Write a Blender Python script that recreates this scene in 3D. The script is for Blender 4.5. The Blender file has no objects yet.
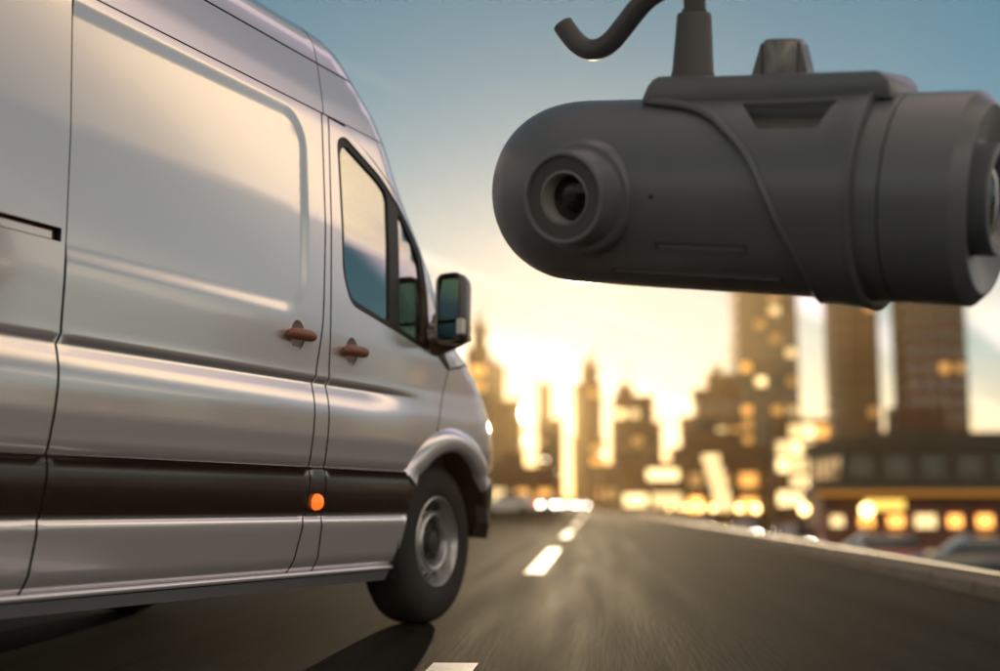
import bpy, bmesh, math, random
import numpy as np
from mathutils import Vector, Matrix, Euler, noise
from mathutils.geometry import delaunay_2d_cdt
random.seed(7)
S = bpy.context.scene
COL = S.collection
PI = math.pi
R = math.radians

# ------------------------------------------------------------------ camera
CAM_H = 0.52
PITCH = math.atan(170.5 / 1300)
cd = bpy.data.cameras.new('camera')
cam = bpy.data.objects.new('camera', cd); COL.objects.link(cam)
cam.location = (0, 0, CAM_H)
cam.rotation_euler = (PI / 2 + PITCH, 0, 0)
cd.sensor_width = 36.0; cd.lens = 46.8
cd.clip_start = 0.05; cd.clip_end = 12000
cd.dof.use_dof = True
cd.dof.focus_distance = 4.3
cd.dof.aperture_fstop = 1.0
S.camera = cam

# ------------------------------------------------------------------ light
SUN_AZ, SUN_EL = R(2.6), R(4.0)
w = bpy.data.worlds.new('World'); S.world = w; w.use_nodes = True
nt = w.node_tree; N = nt.nodes; L = nt.links
bg = N['Background']; bg.inputs['Strength'].default_value = 0.095
sky = N.new('ShaderNodeTexSky'); sky.sky_type = 'NISHITA'; sky.sun_disc = False
sky.sun_elevation = SUN_EL; sky.sun_rotation = SUN_AZ
sky.air_density = 0.75; sky.dust_density = 0.15; sky.ozone_density = 2.3
# thin streaky cloud deck over the whole sky: direction projected on a high plane
tc = N.new('ShaderNodeTexCoord')
sep = N.new('ShaderNodeSeparateXYZ'); L.new(tc.outputs['Generated'], sep.inputs[0])
def wm(op, a, b=None, c=None):
    n = N.new('ShaderNodeMath'); n.operation = op
    for i, x in enumerate((a, b, c)):
        if x is None: continue
        if isinstance(x, (int, float)): n.inputs[i].default_value = x
        else: L.new(x, n.inputs[i])
    return n.outputs[0]
zz = wm('MAXIMUM', sep.outputs['Z'], 0.0)
den = wm('ADD', zz, 0.10)
px = wm('DIVIDE', sep.outputs['X'], den); py = wm('DIVIDE', sep.outputs['Y'], den)
cmb = N.new('ShaderNodeCombineXYZ'); L.new(px, cmb.inputs[0]); L.new(py, cmb.inputs[1])
mp = N.new('ShaderNodeMapping'); L.new(cmb.outputs[0], mp.inputs[0])
mp.vector_type = 'TEXTURE'; mp.inputs['Rotation'].default_value = (0, 0, R(-37)); mp.inputs['Scale'].default_value = (0.42, 5.0, 1)
nz = N.new('ShaderNodeTexNoise'); nz.noise_dimensions = '4D'; nz.inputs['W'].default_value = 292.5; L.new(mp.outputs[0], nz.inputs['Vector'])
nz.inputs['Scale'].default_value = 1.15; nz.inputs['Detail'].default_value = 5; nz.inputs['Roughness'].default_value = 0.5
rp = N.new('ShaderNodeValToRGB'); L.new(nz.outputs['Fac'], rp.inputs[0])
rp.color_ramp.elements[0].position = 0.475; rp.color_ramp.elements[1].position = 0.70
thick = wm('MULTIPLY', rp.outputs[0], wm('MINIMUM', wm('MULTIPLY', zz, 7.0), 1.0))
cf = wm('MULTIPLY', thick, 0.75)
lum = N.new('ShaderNodeMix'); lum.data_type = 'RGBA'
hsv = N.new('ShaderNodeHueSaturation'); L.new(sky.outputs[0], hsv.inputs['Color'])
hsv.inputs['Hue'].default_value = 0.465; hsv.inputs['Saturation'].default_value = 1.1
L.new(cf, lum.inputs['Factor']); L.new(hsv.outputs[0], lum.inputs['A'])
nz2 = N.new('ShaderNodeTexNoise'); L.new(mp.outputs[0], nz2.inputs['Vector']); nz2.inputs['Scale'].default_value = 0.8; nz2.inputs['Detail'].default_value = 2
rp2 = N.new('ShaderNodeValToRGB'); L.new(nz2.outputs['Fac'], rp2.inputs[0])
rp2.color_ramp.elements[0].position = 0.42; rp2.color_ramp.elements[1].position = 0.58
rp2.color_ramp.elements[0].color = (24.0, 17.4, 20.8, 1); rp2.color_ramp.elements[1].color = (34.0, 25.5, 14.5, 1)
L.new(rp2.outputs[0], lum.inputs['B'])
L.new(lum.outputs['Result'], bg.inputs['Color'])

sd = bpy.data.lights.new('sun', 'SUN'); sun = bpy.data.objects.new('sun', sd); COL.objects.link(sun)
sd.energy = 2.6; sd.angle = R(0.53); sd.color = (1.0, 0.76, 0.46)
sdir = Vector((math.sin(SUN_AZ) * math.cos(SUN_EL), math.cos(SUN_AZ) * math.cos(SUN_EL), math.sin(SUN_EL)))
sun.rotation_euler = (-sdir).to_track_quat('-Z', 'Y').to_euler()
S.view_settings.view_transform = 'Standard'; S.view_settings.look = 'None'
S.view_settings.exposure = 0.4; S.view_settings.gamma = 1.0
S.render.engine = 'CYCLES'
S.cycles.use_denoising = True
S.cycles.max_bounces = 8; S.cycles.volume_bounces = 1
S.cycles.sample_clamp_indirect = 6

# ------------------------------------------------------------------ materials
def pbsdf(m): return m.node_tree.nodes['Principled BSDF']
def mat(name, col, rough=0.5, metal=0.0, coat=0.0, coat_r=0.05, var=0.0, vscale=8.0, bump=0.0, bscale=200.0,
        emit=None, estr=0.0, stretch=None, rvar=0.0, spec=None):
    m = bpy.data.materials.new(name); m.use_nodes = True
    n = m.node_tree.nodes; l = m.node_tree.links; b = pbsdf(m)
    b.inputs['Base Color'].default_value = (*col, 1); b.inputs['Roughness'].default_value = rough
    b.inputs['Metallic'].default_value = metal
    b.inputs['Coat Weight'].default_value = coat; b.inputs['Coat Roughness'].default_value = coat_r
    if spec is not None: b.inputs['Specular IOR Level'].default_value = spec
    if emit: b.inputs['Emission Color'].default_value = (*emit, 1); b.inputs['Emission Strength'].default_value = estr
    if var or bump or rvar:
        t = n.new('ShaderNodeTexCoord'); vec = t.outputs['Object']
        if stretch:
            mpn = n.new('ShaderNodeMapping'); mpn.inputs['Scale'].default_value = stretch
            l.new(vec, mpn.inputs[0]); vec = mpn.outputs[0]
    if var or rvar:
        z = n.new('ShaderNodeTexNoise'); z.inputs['Scale'].default_value = vscale; z.inputs['Detail'].default_value = 6
        l.new(vec, z.inputs['Vector'])
        r = n.new('ShaderNodeMapRange'); l.new(z.outputs['Fac'], r.inputs['Value'])
        r.inputs['From Min'].default_value = 0.3; r.inputs['From Max'].default_value = 0.7
        r.inputs['To Min'].default_value = 1 - var; r.inputs['To Max'].default_value = 1 + var
        x = n.new('ShaderNodeMix'); x.data_type = 'RGBA'; x.blend_type = 'MULTIPLY'
        x.inputs['Factor'].default_value = 1; x.inputs['A'].default_value = (*col, 1)
        l.new(r.outputs[0], x.inputs['B']); l.new(x.outputs['Result'], b.inputs['Base Color'])
        if rvar:
            r2 = n.new('ShaderNodeMapRange'); l.new(z.outputs['Fac'], r2.inputs['Value'])
            r2.inputs['From Min'].default_value = 0.3; r2.inputs['From Max'].default_value = 0.7
            r2.inputs['To Min'].default_value = max(0.02, rough - rvar); r2.inputs['To Max'].default_value = rough + rvar
            l.new(r2.outputs[0], b.inputs['Roughness'])
    if bump:
        z2 = n.new('ShaderNodeTexNoise'); z2.inputs['Scale'].default_value = bscale; z2.inputs['Detail'].default_value = 4
        l.new(vec, z2.inputs['Vector'])
        bp = n.new('ShaderNodeBump'); bp.inputs['Strength'].default_value = bump; bp.inputs['Distance'].default_value = 0.01
        l.new(z2.outputs['Fac'], bp.inputs['Height']); l.new(bp.outputs[0], b.inputs['Normal'])
    return m

M_paint = mat('silver paint', (0.86, 0.82, 0.85), 0.20, 0.55, coat=1.0, coat_r=0.04)
M_seal = mat('black rubber', (0.012, 0.011, 0.011), 0.45)
M_trim = mat('dark trim', (0.036, 0.021, 0.017), 0.22, coat=0.6, coat_r=0.12, var=0.15, vscale=12)
M_bump = mat('bumper plastic', (0.045, 0.036, 0.032), 0.5, bump=0.15, bscale=300)
M_handle = mat('handle plastic with orange light', (0.26, 0.095, 0.05), 0.38)  # dark plastic; the orange light on it is put into the base colour
M_dark = mat('dark interior', (0.015, 0.014, 0.014), 0.8)
M_tyre = mat('tyre rubber', (0.020, 0.018, 0.017), 0.75, bump=0.25, bscale=120, var=0.15)
M_rim = mat('painted steel rim', (0.52, 0.52, 0.53), 0.32, 0.7, var=0.06, vscale=20)
M_hub = mat('dark hub', (0.05, 0.05, 0.05), 0.5, 0.3)
M_lampO = mat('amber lamp', (0.9, 0.25, 0.02), 0.25, emit=(1.0, 0.17, 0.02), estr=.75)
M_white = mat('white lens', (0.75, 0.75, 0.72), 0.2)
M_seat = mat('seat cloth', (0.03, 0.03, 0.033), 0.9, bump=0.3, bscale=90)
M_rail = mat('slide rail', (0.55, 0.19, 0.04), 0.35, 0.4)  # orange of the sunlit reflection is put into the base colour
M_mirror = mat('mirror glass', (0.05, 0.11, 0.11), 0.03, 1.0)  # teal of the reflected sky is tinted into the glass colour

def glass_mat(name, tint, refl):
    m = bpy.data.materials.new(name); m.use_nodes = True
    n = m.node_tree.nodes; l = m.node_tree.links; n.clear()
    o = n.new('ShaderNodeOutputMaterial'); t = n.new('ShaderNodeBsdfTransparent'); g = n.new('ShaderNodeBsdfGlossy')
    t.inputs['Color'].default_value = (*tint, 1); g.inputs['Roughness'].default_value = 0.02
    g.inputs['Color'].default_value = (0.95, 0.97, 0.97, 1)
    f = n.new('ShaderNodeFresnel'); f.inputs['IOR'].default_value = refl
    x = n.new('ShaderNodeMixShader'); l.new(f.outputs[0], x.inputs[0]); l.new(t.outputs[0], x.inputs[1]); l.new(g.outputs[0], x.inputs[2])
    l.new(x.outputs[0], o.inputs['Surface'])
    return m
M_glass = glass_mat('tinted window glass', (0.45, 0.49, 0.48), 4.2)

M_cam = mat('charcoal plastic', (0.132, 0.142, 0.158), 0.33, bump=0.05, bscale=500, var=0.04, vscale=6)
M_camS = mat('sleeve plastic', (0.122, 0.132, 0.148), 0.31, bump=0.05, bscale=500, var=0.04, vscale=6)
M_camR = mat('ring plastic', (0.065, 0.065, 0.067), 0.5)
M_stub = mat('stub plastic', (0.16, 0.155, 0.155), 0.25, coat=.4)
M_cable = mat('cable rubber', (0.07, 0.07, 0.072), 0.5, bump=0.1, bscale=300)
M_lens = mat('lens glass', (0.005, 0.005, 0.008), 0.08, spec=.3)
M_bore = mat('lens bore', (0.42, 0.41, 0.41), 0.3, 0.3)
M_hole = mat('black hole', (0.004, 0.004, 0.004), 0.9)

# ------------------------------------------------------------------ object helpers
def link(name, me, m=None, parent=None, smooth=True, **props):
    o = bpy.data.objects.new(name, me); COL.objects.link(o)
    if m is not None and not me.materials: me.materials.append(m)
    if parent is not None: o.parent = parent
    for k, v in props.items(): o[k] = v
    return o
def thing(name, label, cat, loc=(0, 0, 0), rotz=0.0, group=None):
    o = bpy.data.objects.new(name, None); COL.objects.link(o)
    o.location = loc; o.rotation_euler = (0, 0, rotz); o.empty_display_size = 0.2
    o['label'] = label; o['category'] = cat
    if group: o['group'] = group
    return o
def copy_tree(o, loc=None, rotz=None, label=None):
    def rec(a, p):
        c = a.copy(); COL.objects.link(c)
        if p is not None: c.parent = p
        for ch in a.children: rec(ch, c)
        return c
    c = rec(o, None)
    if loc is not None: c.location = loc
    if rotz is not None: c.rotation_euler = (0, 0, rotz)
    if label: c['label'] = label
    return c

class MB:
    def __init__(s): s.v = []; s.f = []
    def quad(s, a, b, c, d):
        i = len(s.v); s.v += [a, b, c, d]; s.f.append((i, i + 1, i + 2, i + 3))
    def box(s, x0, x1, y0, y1, z0, z1):
        i = len(s.v)
        s.v += [(x, y, z) for z in (z0, z1) for y in (y0, y1) for x in (x0, x1)]
        s.f += [tuple(i + k for k in q) for q in ((0, 2, 3, 1), (4, 5, 7, 6), (0, 1, 5, 4), (2, 6, 7, 3), (0, 4, 6, 2), (1, 3, 7, 5))]
        return s
    def prism(s, pts, a0, a1, axis='y'):
        # pts 2-D polygon extruded along an axis
        def mk(p, t): return {'y': (p[0], t, p[1]), 'z': (p[0], p[1], t), 'x': (t, p[0], p[1])}[axis]
        i = len(s.v); n = len(pts)
        s.v += [mk(p, a0) for p in pts] + [mk(p, a1) for p in pts]
        s.f.append(tuple(range(i, i + n))); s.f.append(tuple(range(i + 2 * n - 1, i + n - 1, -1)))
        for k in range(n): s.f.append((i + k, i + n + k, i + n + (k + 1) % n, i + (k + 1) % n))
        return s
    def lathe(s, prof, seg=48, axis='y', a0=0.0, a1=2 * PI, c=(0, 0, 0)):
        # prof: list of (r, h) revolved round axis
        i = len(s.v); n = len(prof); full = abs(a1 - a0 - 2 * PI) < 1e-6
        m = seg if full else seg + 1
        for k in range(m):
            a = a0 + (a1 - a0) * k / seg; ca, sa = math.cos(a), math.sin(a)
            for r, h in prof:
                p = {'y': (r * ca, h, r * sa), 'z': (r * ca, r * sa, h), 'x': (h, r * ca, r * sa)}[axis]
                s.v.append((p[0] + c[0], p[1] + c[1], p[2] + c[2]))
        for k in range(seg):
            k2 = (k + 1) % m
            for j in range(n - 1):
                s.f.append((i + k * n + j, i + k * n + j + 1, i + k2 * n + j + 1, i + k2 * n + j))
        return s
    def tube(s, pts, rad, seg=14, cap=True):
        pts = [Vector(p) for p in pts]; n = len(pts); i = len(s.v)
        rads = rad if isinstance(rad, (list, tuple)) else [rad] * n
        t0 = (pts[1] - pts[0]).normalized()
        up = Vector((0, 0, 1)) if abs(t0.z) < 0.9 else Vector((1, 0, 0))
        nrm = t0.cross(up).normalized()
        for k in range(n):
            t = (pts[min(k + 1, n - 1)] - pts[max(k - 1, 0)]).normalized()
            nrm = (nrm - t * nrm.dot(t)).normalized(); bn = t.cross(nrm)
            for j in range(seg):
                a = 2 * PI * j / seg
                s.v.append(tuple(pts[k] + (nrm * math.cos(a) + bn * math.sin(a)) * rads[k]))
        for k in range(n - 1):
            for j in range(seg):
                j2 = (j + 1) % seg
                s.f.append((i + k * seg + j, i + k * seg + j2, i + (k + 1) * seg + j2, i + (k + 1) * seg + j))
        if cap:
            s.f.append(tuple(i + j for j in range(seg))[::-1]); s.f.append(tuple(i + (n - 1) * seg + j for j in range(seg)))
        return s
    def mesh(s, name, smooth=None, bevel=0.0):
        me = bpy.data.meshes.new(name); me.from_pydata(s.v, [], s.f)
        bm = bmesh.new(); bm.from_mesh(me)
        bmesh.ops.remove_doubles(bm, verts=bm.verts, dist=1e-6)
        bmesh.ops.recalc_face_normals(bm, faces=bm.faces)
        if bevel: bmesh.ops.bevel(bm, geom=[e for e in bm.edges if len(e.link_faces) == 2 and e.calc_face_angle(0) > 0.6], offset=bevel, segments=2, profile=0.6, affect='EDGES')
        if smooth is not None:
            for f in bm.faces: f.smooth = True
            for e in bm.edges:
                if len(e.link_faces) == 2 and e.calc_face_angle(0) > smooth: e.smooth = False
        bm.to_mesh(me); bm.free()
        return me
    def build(s, name, m, parent=None, smooth=None, bevel=0.0, **props):
        return link(name, s.mesh(name, smooth, bevel), m, parent, **props)

def rounded(poly, rad, n=6):
    out = []; k = len(poly)
    for i in range(k):
        p = Vector(poly[i]); a = Vector(poly[i - 1]) - p; b = Vector(poly[(i + 1) % k]) - p
        r = min(rad, a.length * .48, b.length * .48)
        p0 = p + a.normalized() * r; p2 = p + b.normalized() * r
        for j in range(n + 1):
            t = j / n; out.append(tuple(p0 * (1 - t) ** 2 + p * 2 * t * (1 - t) + p2 * t * t))
    return out
def resample(poly, step, closed=True):
    out = []; k = len(poly)
    for i in range(k if closed else k - 1):
        a = Vector(poly[i]); b = Vector(poly[(i + 1) % k]); n = max(1, int(math.ceil((b - a).length / step)))
        for j in range(n): out.append(tuple(a + (b - a) * j / n))
    if not closed: out.append(tuple(poly[-1]))
    return out
def inside(p, poly):
    c = False; x, y = p; j = len(poly) - 1
    for i in range(len(poly)):
        xi, yi = poly[i]; xj, yj = poly[j]
        if (yi > y) != (yj > y) and x < (xj - xi) * (y - yi) / (yj - yi) + xi: c = not c
        j = i
    return c
def mnormal(Mf, q, v, e=2e-3, flip=1):
    d1 = Mf(q + e, v) - Mf(q - e, v); d2 = Mf(q, v + e) - Mf(q, v - e)
    n = d1.cross(d2)
    return n.normalized() * -flip if n.length > 1e-14 else Vector((0, 0, 1))
def panel(name, Mf, outline, m, parent, holes=(), qs=0.05, rows=None, off=0.0, depth=0.02, extra=(), flip=1, bstep=0.04, bev=0.0035):
    """a skin patch: outline and holes in (q, v), mapped on the body by Mf, with analytic normals and a returned edge"""
    loops = [resample(outline, bstep)] + [resample(h, bstep) for h in holes]
    pts = []; edges = []
    for lp in loops:
        i = len(pts); pts += lp; edges += [(i + k, i + (k + 1) % len(lp)) for k in range(len(lp))]
    nb = len(pts)
    q0 = min(p[0] for p in loops[0]); q1 = max(p[0] for p in loops[0])
    v0 = min(p[1] for p in loops[0]); v1 = max(p[1] for p in loops[0])
    if rows is None: rows = np.arange(v0 + 0.02, v1, qs)
    cand = [(q, v) for v in rows if v0 < v < v1 for q in np.arange(q0 + qs * .5, q1, qs)] + list(extra)
    barr = np.array(pts)
    for p in cand:
        if np.min(np.abs(barr[:, 0] - p[0]) + np.abs(barr[:, 1] - p[1])) < 0.008: continue
        if inside(p, loops[0]) and not any(inside(p, h) for h in loops[1:]): pts.append((float(p[0]), float(p[1])))
    vo, eo, fo, *_ = delaunay_2d_cdt([Vector(p) for p in pts], edges, [], 0, 1e-6, True)
    tris = []
    for f in fo:
        c = (sum(vo[i][0] for i in f) / 3, sum(vo[i][1] for i in f) / 3)
        if inside(c, loops[0]) and not any(inside(c, h) for h in loops[1:]): tris.append(tuple(f))
    nv = [mnormal(Mf, p[0], p[1], flip=flip) for p in vo]
    verts = [Mf(p[0], p[1]) + nv[i] * off for i, p in enumerate(vo)]
    faces = []; lnorm = []
    for f in tris:
        a, b, c = (vo[i] for i in f)
        ar_ = (b[0] - a[0]) * (c[1] - a[1]) - (b[1] - a[1]) * (c[0] - a[0])
        if abs(ar_) < 1e-9: continue
        if ar_ * -flip < 0: f = (f[0], f[2], f[1])
        faces.append(f); lnorm += [nv[i] for i in f]
    # boundary edges -> a small rolled edge and a returned flange
    cnt = {}
    for f in faces:
        for k in range(3):
            e = (f[k], f[(k + 1) % 3]); cnt[tuple(sorted(e))] = cnt.get(tuple(sorted(e)), []) + [e]
    ring = {}
    nb0 = len(verts)
    for key, es in cnt.items():
        if len(es) != 1: continue
        a, b = es[0]
        ids = []
        for i in (a, b):
            if i not in ring:
                ring[i] = len(verts); verts.append(verts[i] - nv[i] * depth)
            ids.append(ring[i])
        fn = (verts[b] - verts[a]).cross(nv[a]).normalized()
        faces.append((a, ids[0], ids[1], b))
        lnorm += [(nv[a] * .3 + fn).normalized(), fn, fn, (nv[b] * .3 + fn).normalized()]
    me = bpy.data.meshes.new(name)
    me.from_pydata([tuple(v) for v in verts], [], faces)
    me.polygons.foreach_set('use_smooth', [True] * len(faces))
    me.normals_split_custom_set([tuple(n) for n in lnorm])
    if m is M_paint:      # returned edge coloured black so the gaps between panels look shaded
        me.materials.append(m); me.materials.append(M_seal)
        nt_ = len(tris)
        me.polygons.foreach_set('material_index', [0 if len(f) == 3 else 1 for f in faces])
    return link(name, me, m, parent)

def table(knots, sigma, lo, hi, n=3000):
    xs = np.linspace(lo, hi, n); k = np.array(knots); ys = np.interp(xs, k[:, 0], k[:, 1])
    s = sigma / (xs[1] - xs[0]); w_ = int(4 * s) + 1
    g = np.exp(-0.5 * (np.arange(-w_, w_ + 1) / s) ** 2); g /= g.sum()
    ext = np.concatenate([ys[0] + (ys[1] - ys[0]) * np.arange(-w_, 0), ys, ys[-1] + (ys[-1] - ys[-2]) * np.arange(1, w_ + 1)])
    ys = np.convolve(ext, g, 'valid')
    d = (xs[1] - xs[0])
    ys = ys.tolist()
    def f(x):
        t = (x - lo) / d
        i = int(t)
        if i < 0: return ys[0]
        if i >= n - 1: return ys[-1]
        u = t - i
        return ys[i] * (1 - u) + ys[i + 1] * u
    return f

# ------------------------------------------------------------------ ROAD FRAME
RAZ = R(4.01)
RROT = -RAZ
def rw(X, Y, z=0.0):
    return (X * math.cos(RAZ) + Y * math.sin(RAZ), -X * math.sin(RAZ) + Y * math.cos(RAZ), z)
def at(u, Z, z=0.0):
    return ((u - 500) / 1311.0 * Z, Z, z)

# ================================================================== GROUND
LOW = -1.8
M_asph = mat('asphalt', (0.0105, 0.012, 0.0105), 0.80, var=0.8, vscale=5.0, bump=0.4, bscale=60, rvar=0.08, stretch=(1, .04, 1), spec=.01)
M_soil = mat('far ground', (0.07, 0.06, 0.05), 0.7, var=0.2, vscale=.2)
M_kerb = mat('kerb concrete', (0.12, 0.095, 0.08), 0.85, spec=.15, var=0.18, vscale=6, bump=0.3, bscale=60)
M_pave = mat('pavement concrete', (0.06, 0.048, 0.04), 0.9, spec=.1, var=0.2, vscale=4, bump=0.2, bscale=50)
M_line = mat('road paint', (0.80, 0.79, 0.76), 0.5, var=0.12, vscale=9, bump=0.3, bscale=90)
KX = 2.25; PX = 2.75
def strip(name, X0, X1, z, Y0, Y1, m, seg=1):
    mb = MB()
    for k in range(seg):
        a = Y0 + (Y1 - Y0) * k / seg; b = Y0 + (Y1 - Y0) * (k + 1) / seg
        mb.quad((X0, a, z), (X1, a, z), (X1, b, z), (X0, b, z))
    o = mb.build(name, m, kind='structure'); o.rotation_euler = (0, 0, RROT)
    return o
g = MB()
FARY = 9000
prof = [(-FARY, 0.0), (PX, 0.0), (PX + .02, LOW), (FARY, LOW)]
for (xa, za), (xb, zb) in zip(prof, prof[1:]):
    g.quad((xa, -60, za - .008), (xb, -60, zb - .008), (xb, FARY, zb - .008), (xa, FARY, za - .008))
o = g.build('ground', M_soil, kind='structure'); o.rotation_euler = (0, 0, RROT)
strip('road', -8.2, KX, 0.0, -40, 1500, M_asph, 40)
strip('lower_road', 6.0, 30.0, LOW, 0, 900, M_asph, 10)
pv = MB().box(KX + .16, PX, -40, 900, -.3, .078).build('pavement', M_pave, kind='structure'); pv.rotation_euler = (0, 0, RROT)
# lane dashes and edge lines
for k in range(-1, 14):
    y0 = 10.2 + 11.6 * k
    o = MB().quad((-.52, y0, .004), (-.38, y0, .004), (-.38, y0 + 5.8, .004), (-.52, y0 + 5.8, .004)) if False else None
    mb = MB(); mb.quad((-.53, y0, .004), (-.38, y0, .004), (-.38, y0 + 5.8, .004), (-.53, y0 + 5.8, .004))
    o = mb.build('lane_dash', M_line, kind='structure'); o.rotation_euler = (0, 0, RROT)
# kerb: one stone per metre
kerb = thing('kerb', 'pale raised concrete kerb along the right edge of the road', 'kerb', (0, 0, 0), RROT)
kme = MB().box(-.08, .08, -.494, .494, -.1, .085).mesh('kerb_stone', None, .012); kme.materials.append(M_kerb)
for k in range(0, 120):
    o = link('kerb_stone', kme, None, kerb); o.location = (KX + .08, 2.5 + k, random.uniform(-.003, .003))
o = MB().box(KX, KX + .16, 122.01, 900, -.1, .085).build('kerb_strip', M_kerb, kerb)
M_steel = mat('rail steel', (.42, .40, .37), .42, 1.0, var=.1, vscale=3)
gd = thing('guard_rail', 'thin low steel rail on short posts along the kerb', 'guard rail', (0, 0, 0), RROT)
MB().tube([(KX + .05, y, .137) for y in (2, 40, 200, 900)], .013, 10).build('rail', M_steel, gd, smooth=1.0)
pme = MB().lathe([(.0, .0), (.012, .0), (.012, .055), (0, .055)], 8, 'z').mesh('post', .6); pme.materials.append(M_steel)
for k in range(60):
    o = link('post', pme, None, gd); o.location = (KX + .05, 3 + 2 * k, .08)
lk = MB().box(-8.36, -8.2, -30, 900, -.1, .14).build('kerb_strip', M_kerb, kind='structure'); lk.rotation_euler = (0, 0, RROT)

# ================================================================== VAN
VAZ = R(24.59)
van = thing('delivery_van', 'silver high roof delivery van driving away on the left lane', 'van', (-0.3384, 5.6136, 0), PI / 2 - VAZ)
PV = table([(.20, -.13), (.24, -.10), (.27, -.075), (.32, -.042), (.40, -.028), (.455, -.018), (.466, -.0175), (.486, -.030), (.50, -.022), (.59, -.013), (.63, -.015), (.665, -.026), (.675, -.010), (.73, -.004), (.78, .003), (.85, .006), (.90, .006),
            (.95, .004), (1.03, .002), (1.15, .006), (1.3, .006), (1.6, .002), (2.0, -.018), (2.1, -.03), (2.24, -.055),
            (2.325, -.075), (2.395, -.11), (2.47, -.17), (2.58, -.27), (2.76, -.45), (3.31, -1.0), (3.5, -1.19)], .008, .1, 3.5)
CR = table([(.1, 0), (.86, 0), (.88, -.0006), (.90, -.0022), (.92, -.005), (.94, -.0089), (.96, -.0139), (.98, -.019), (.990, -.004), (1.0, 0), (3.5, 0)], .003, .1, 3.5)
ZV = table([(.1, .1), (2.24, 2.24), (2.325, 2.32), (2.395, 2.38), (2.47, 2.43), (2.58, 2.47), (2.76, 2.50), (3.31, 2.525), (3.5, 2.525)], .02, .1, 3.5)
SC = table([(.1, .62), (.30, .64), (.655, .67), (.79, .65), (.93, .60), (1.05, .52), (1.14, .41), (1.216, .28), (1.283, .17), (1.40, .09), (1.525, -.005),
            (1.72, -.165), (1.89, -.305), (2.06, -.40), (2.16, -.47), (2.25, -.60), (2.40, -.70), (2.50, -.75), (2.6, -.78), (2.8, -.86), (3.31, -.95), (3.5, -.98)], .035, .1, 3.5)
NOSE = .55
RECT = None
def srect(q, v, q0, q1, v0, v1, r, wdt):
    # signed inside-ness of a rounded rectangle, smoothed 0..1
    cx, cy = (q0 + q1) / 2, (v0 + v1) / 2
    dx = abs(q - cx) - (q1 - q0) / 2 + r; dy = abs(v - cy) - (v1 - v0) / 2 + r
    d = math.hypot(max(dx, 0), max(dy, 0)) + min(max(dx, dy), 0) - r
    t = min(max(-d / wdt + .5, 0), 1)
    return t * t * (3 - 2 * t)
RECS = [(-2.60, -.94, 1.235, 1.975, .13, .06)]
def Mv(q, v, side=-1):
    t = PV(v); z = ZV(v); sc = SC(v)
    if q < -.8 and 1.15 < v < 2.05 and q > s_rear(v):
        for r_ in RECS:
            t -= .0048 * srect(q, v, *r_)
    if .85 < v < 1.01:
        f_ = min(1, max(0, (.02 - q) / .5)); t += CR(v) * f_ * f_ * (3 - 2 * f_)
    ph = (q - sc) / NOSE
    W = 1.0 + t
    if ph <= 0: s_, tt = q, t
    else:
        s_ = sc + NOSE * math.sin(ph); tt = t - W * (1 - math.cos(ph))
    # flank bows in a little towards the rear
    if q < -2: tt -= .012 * (q + 2) ** 2 * .5
    if side < 0: return Vector((s_, -tt, z))
    return Vector((s_, 2.0 + tt, z))
def MvL(q, v): return Mv(q, v, 1)
VF = -1   # normals: q x v with y=-t
def seam(kn): return table(kn, .02, .1, 3.5)
s_rear = seam([(.20, -2.215), (.28, -2.211), (.48, -2.205), (.62, -2.193), (.87, -2.176), (1.03, -2.171), (2.0, -2.160), (2.5, -2.16)])
s_sl = seam([(.2, -.915), (.285, -.909), (.47, -.879), (.60, -.862), (.99, -.852), (1.1, -.83), (1.215, -.808), (1.56, -.799), (2.02, -.806), (2.5, -.79)])
s_do = seam([(.2, -.738), (.296, -.742), (.47, -.755), (2.01, -.757), (2.5, -.757)])
rows = sorted(list(np.arange(.30, .47, .04)) + [.455, .460, .466, .471, .477, .482, .49] + list(np.arange(.52, .66, .045)) + [.664, .67, .68] + list(np.arange(.71, .93, .03)) +
              [.935, .945, .955, .965, .975, .985, .995, 1.01] + list(np.arange(1.04, 2.3, .05)) + list(np.arange(2.3, 3.3, .035)))
g2 = .005
def vedge(sf, v0, v1, d, n=30):
    return [(sf(v0 + (v1 - v0) * k / n) + d, v0 + (v1 - v0) * k / n) for k in range(n + 1)]
def recpts(r_):
    out = []
    for dd in (-.03, -.02, -.01, 0, .01, .02, .03):
        q0, q1, v0, v1 = r_[0] - dd, r_[1] + dd, r_[2] - dd, r_[3] + dd
        out += resample(rounded([(q0, v0), (q1, v0), (q1, v1), (q0, v1)], r_[4] + dd, 10), .025)
    return out
def ellipse(cx, cy, rx, ry, n=24): return [(cx + rx * math.cos(2 * PI * k / n), cy + ry * math.sin(2 * PI * k / n)) for k in range(n)]
TOPV = 2.03
AC = (.30, .33); AR = .425      # wheel arch
def arc(c, r, a0, a1, n=20): return [(c[0] + r * math.cos(R(a0 + (a1 - a0) * k / n)), c[1] + r * math.sin(R(a0 + (a1 - a0) * k / n))) for k in range(n + 1)]

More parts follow.
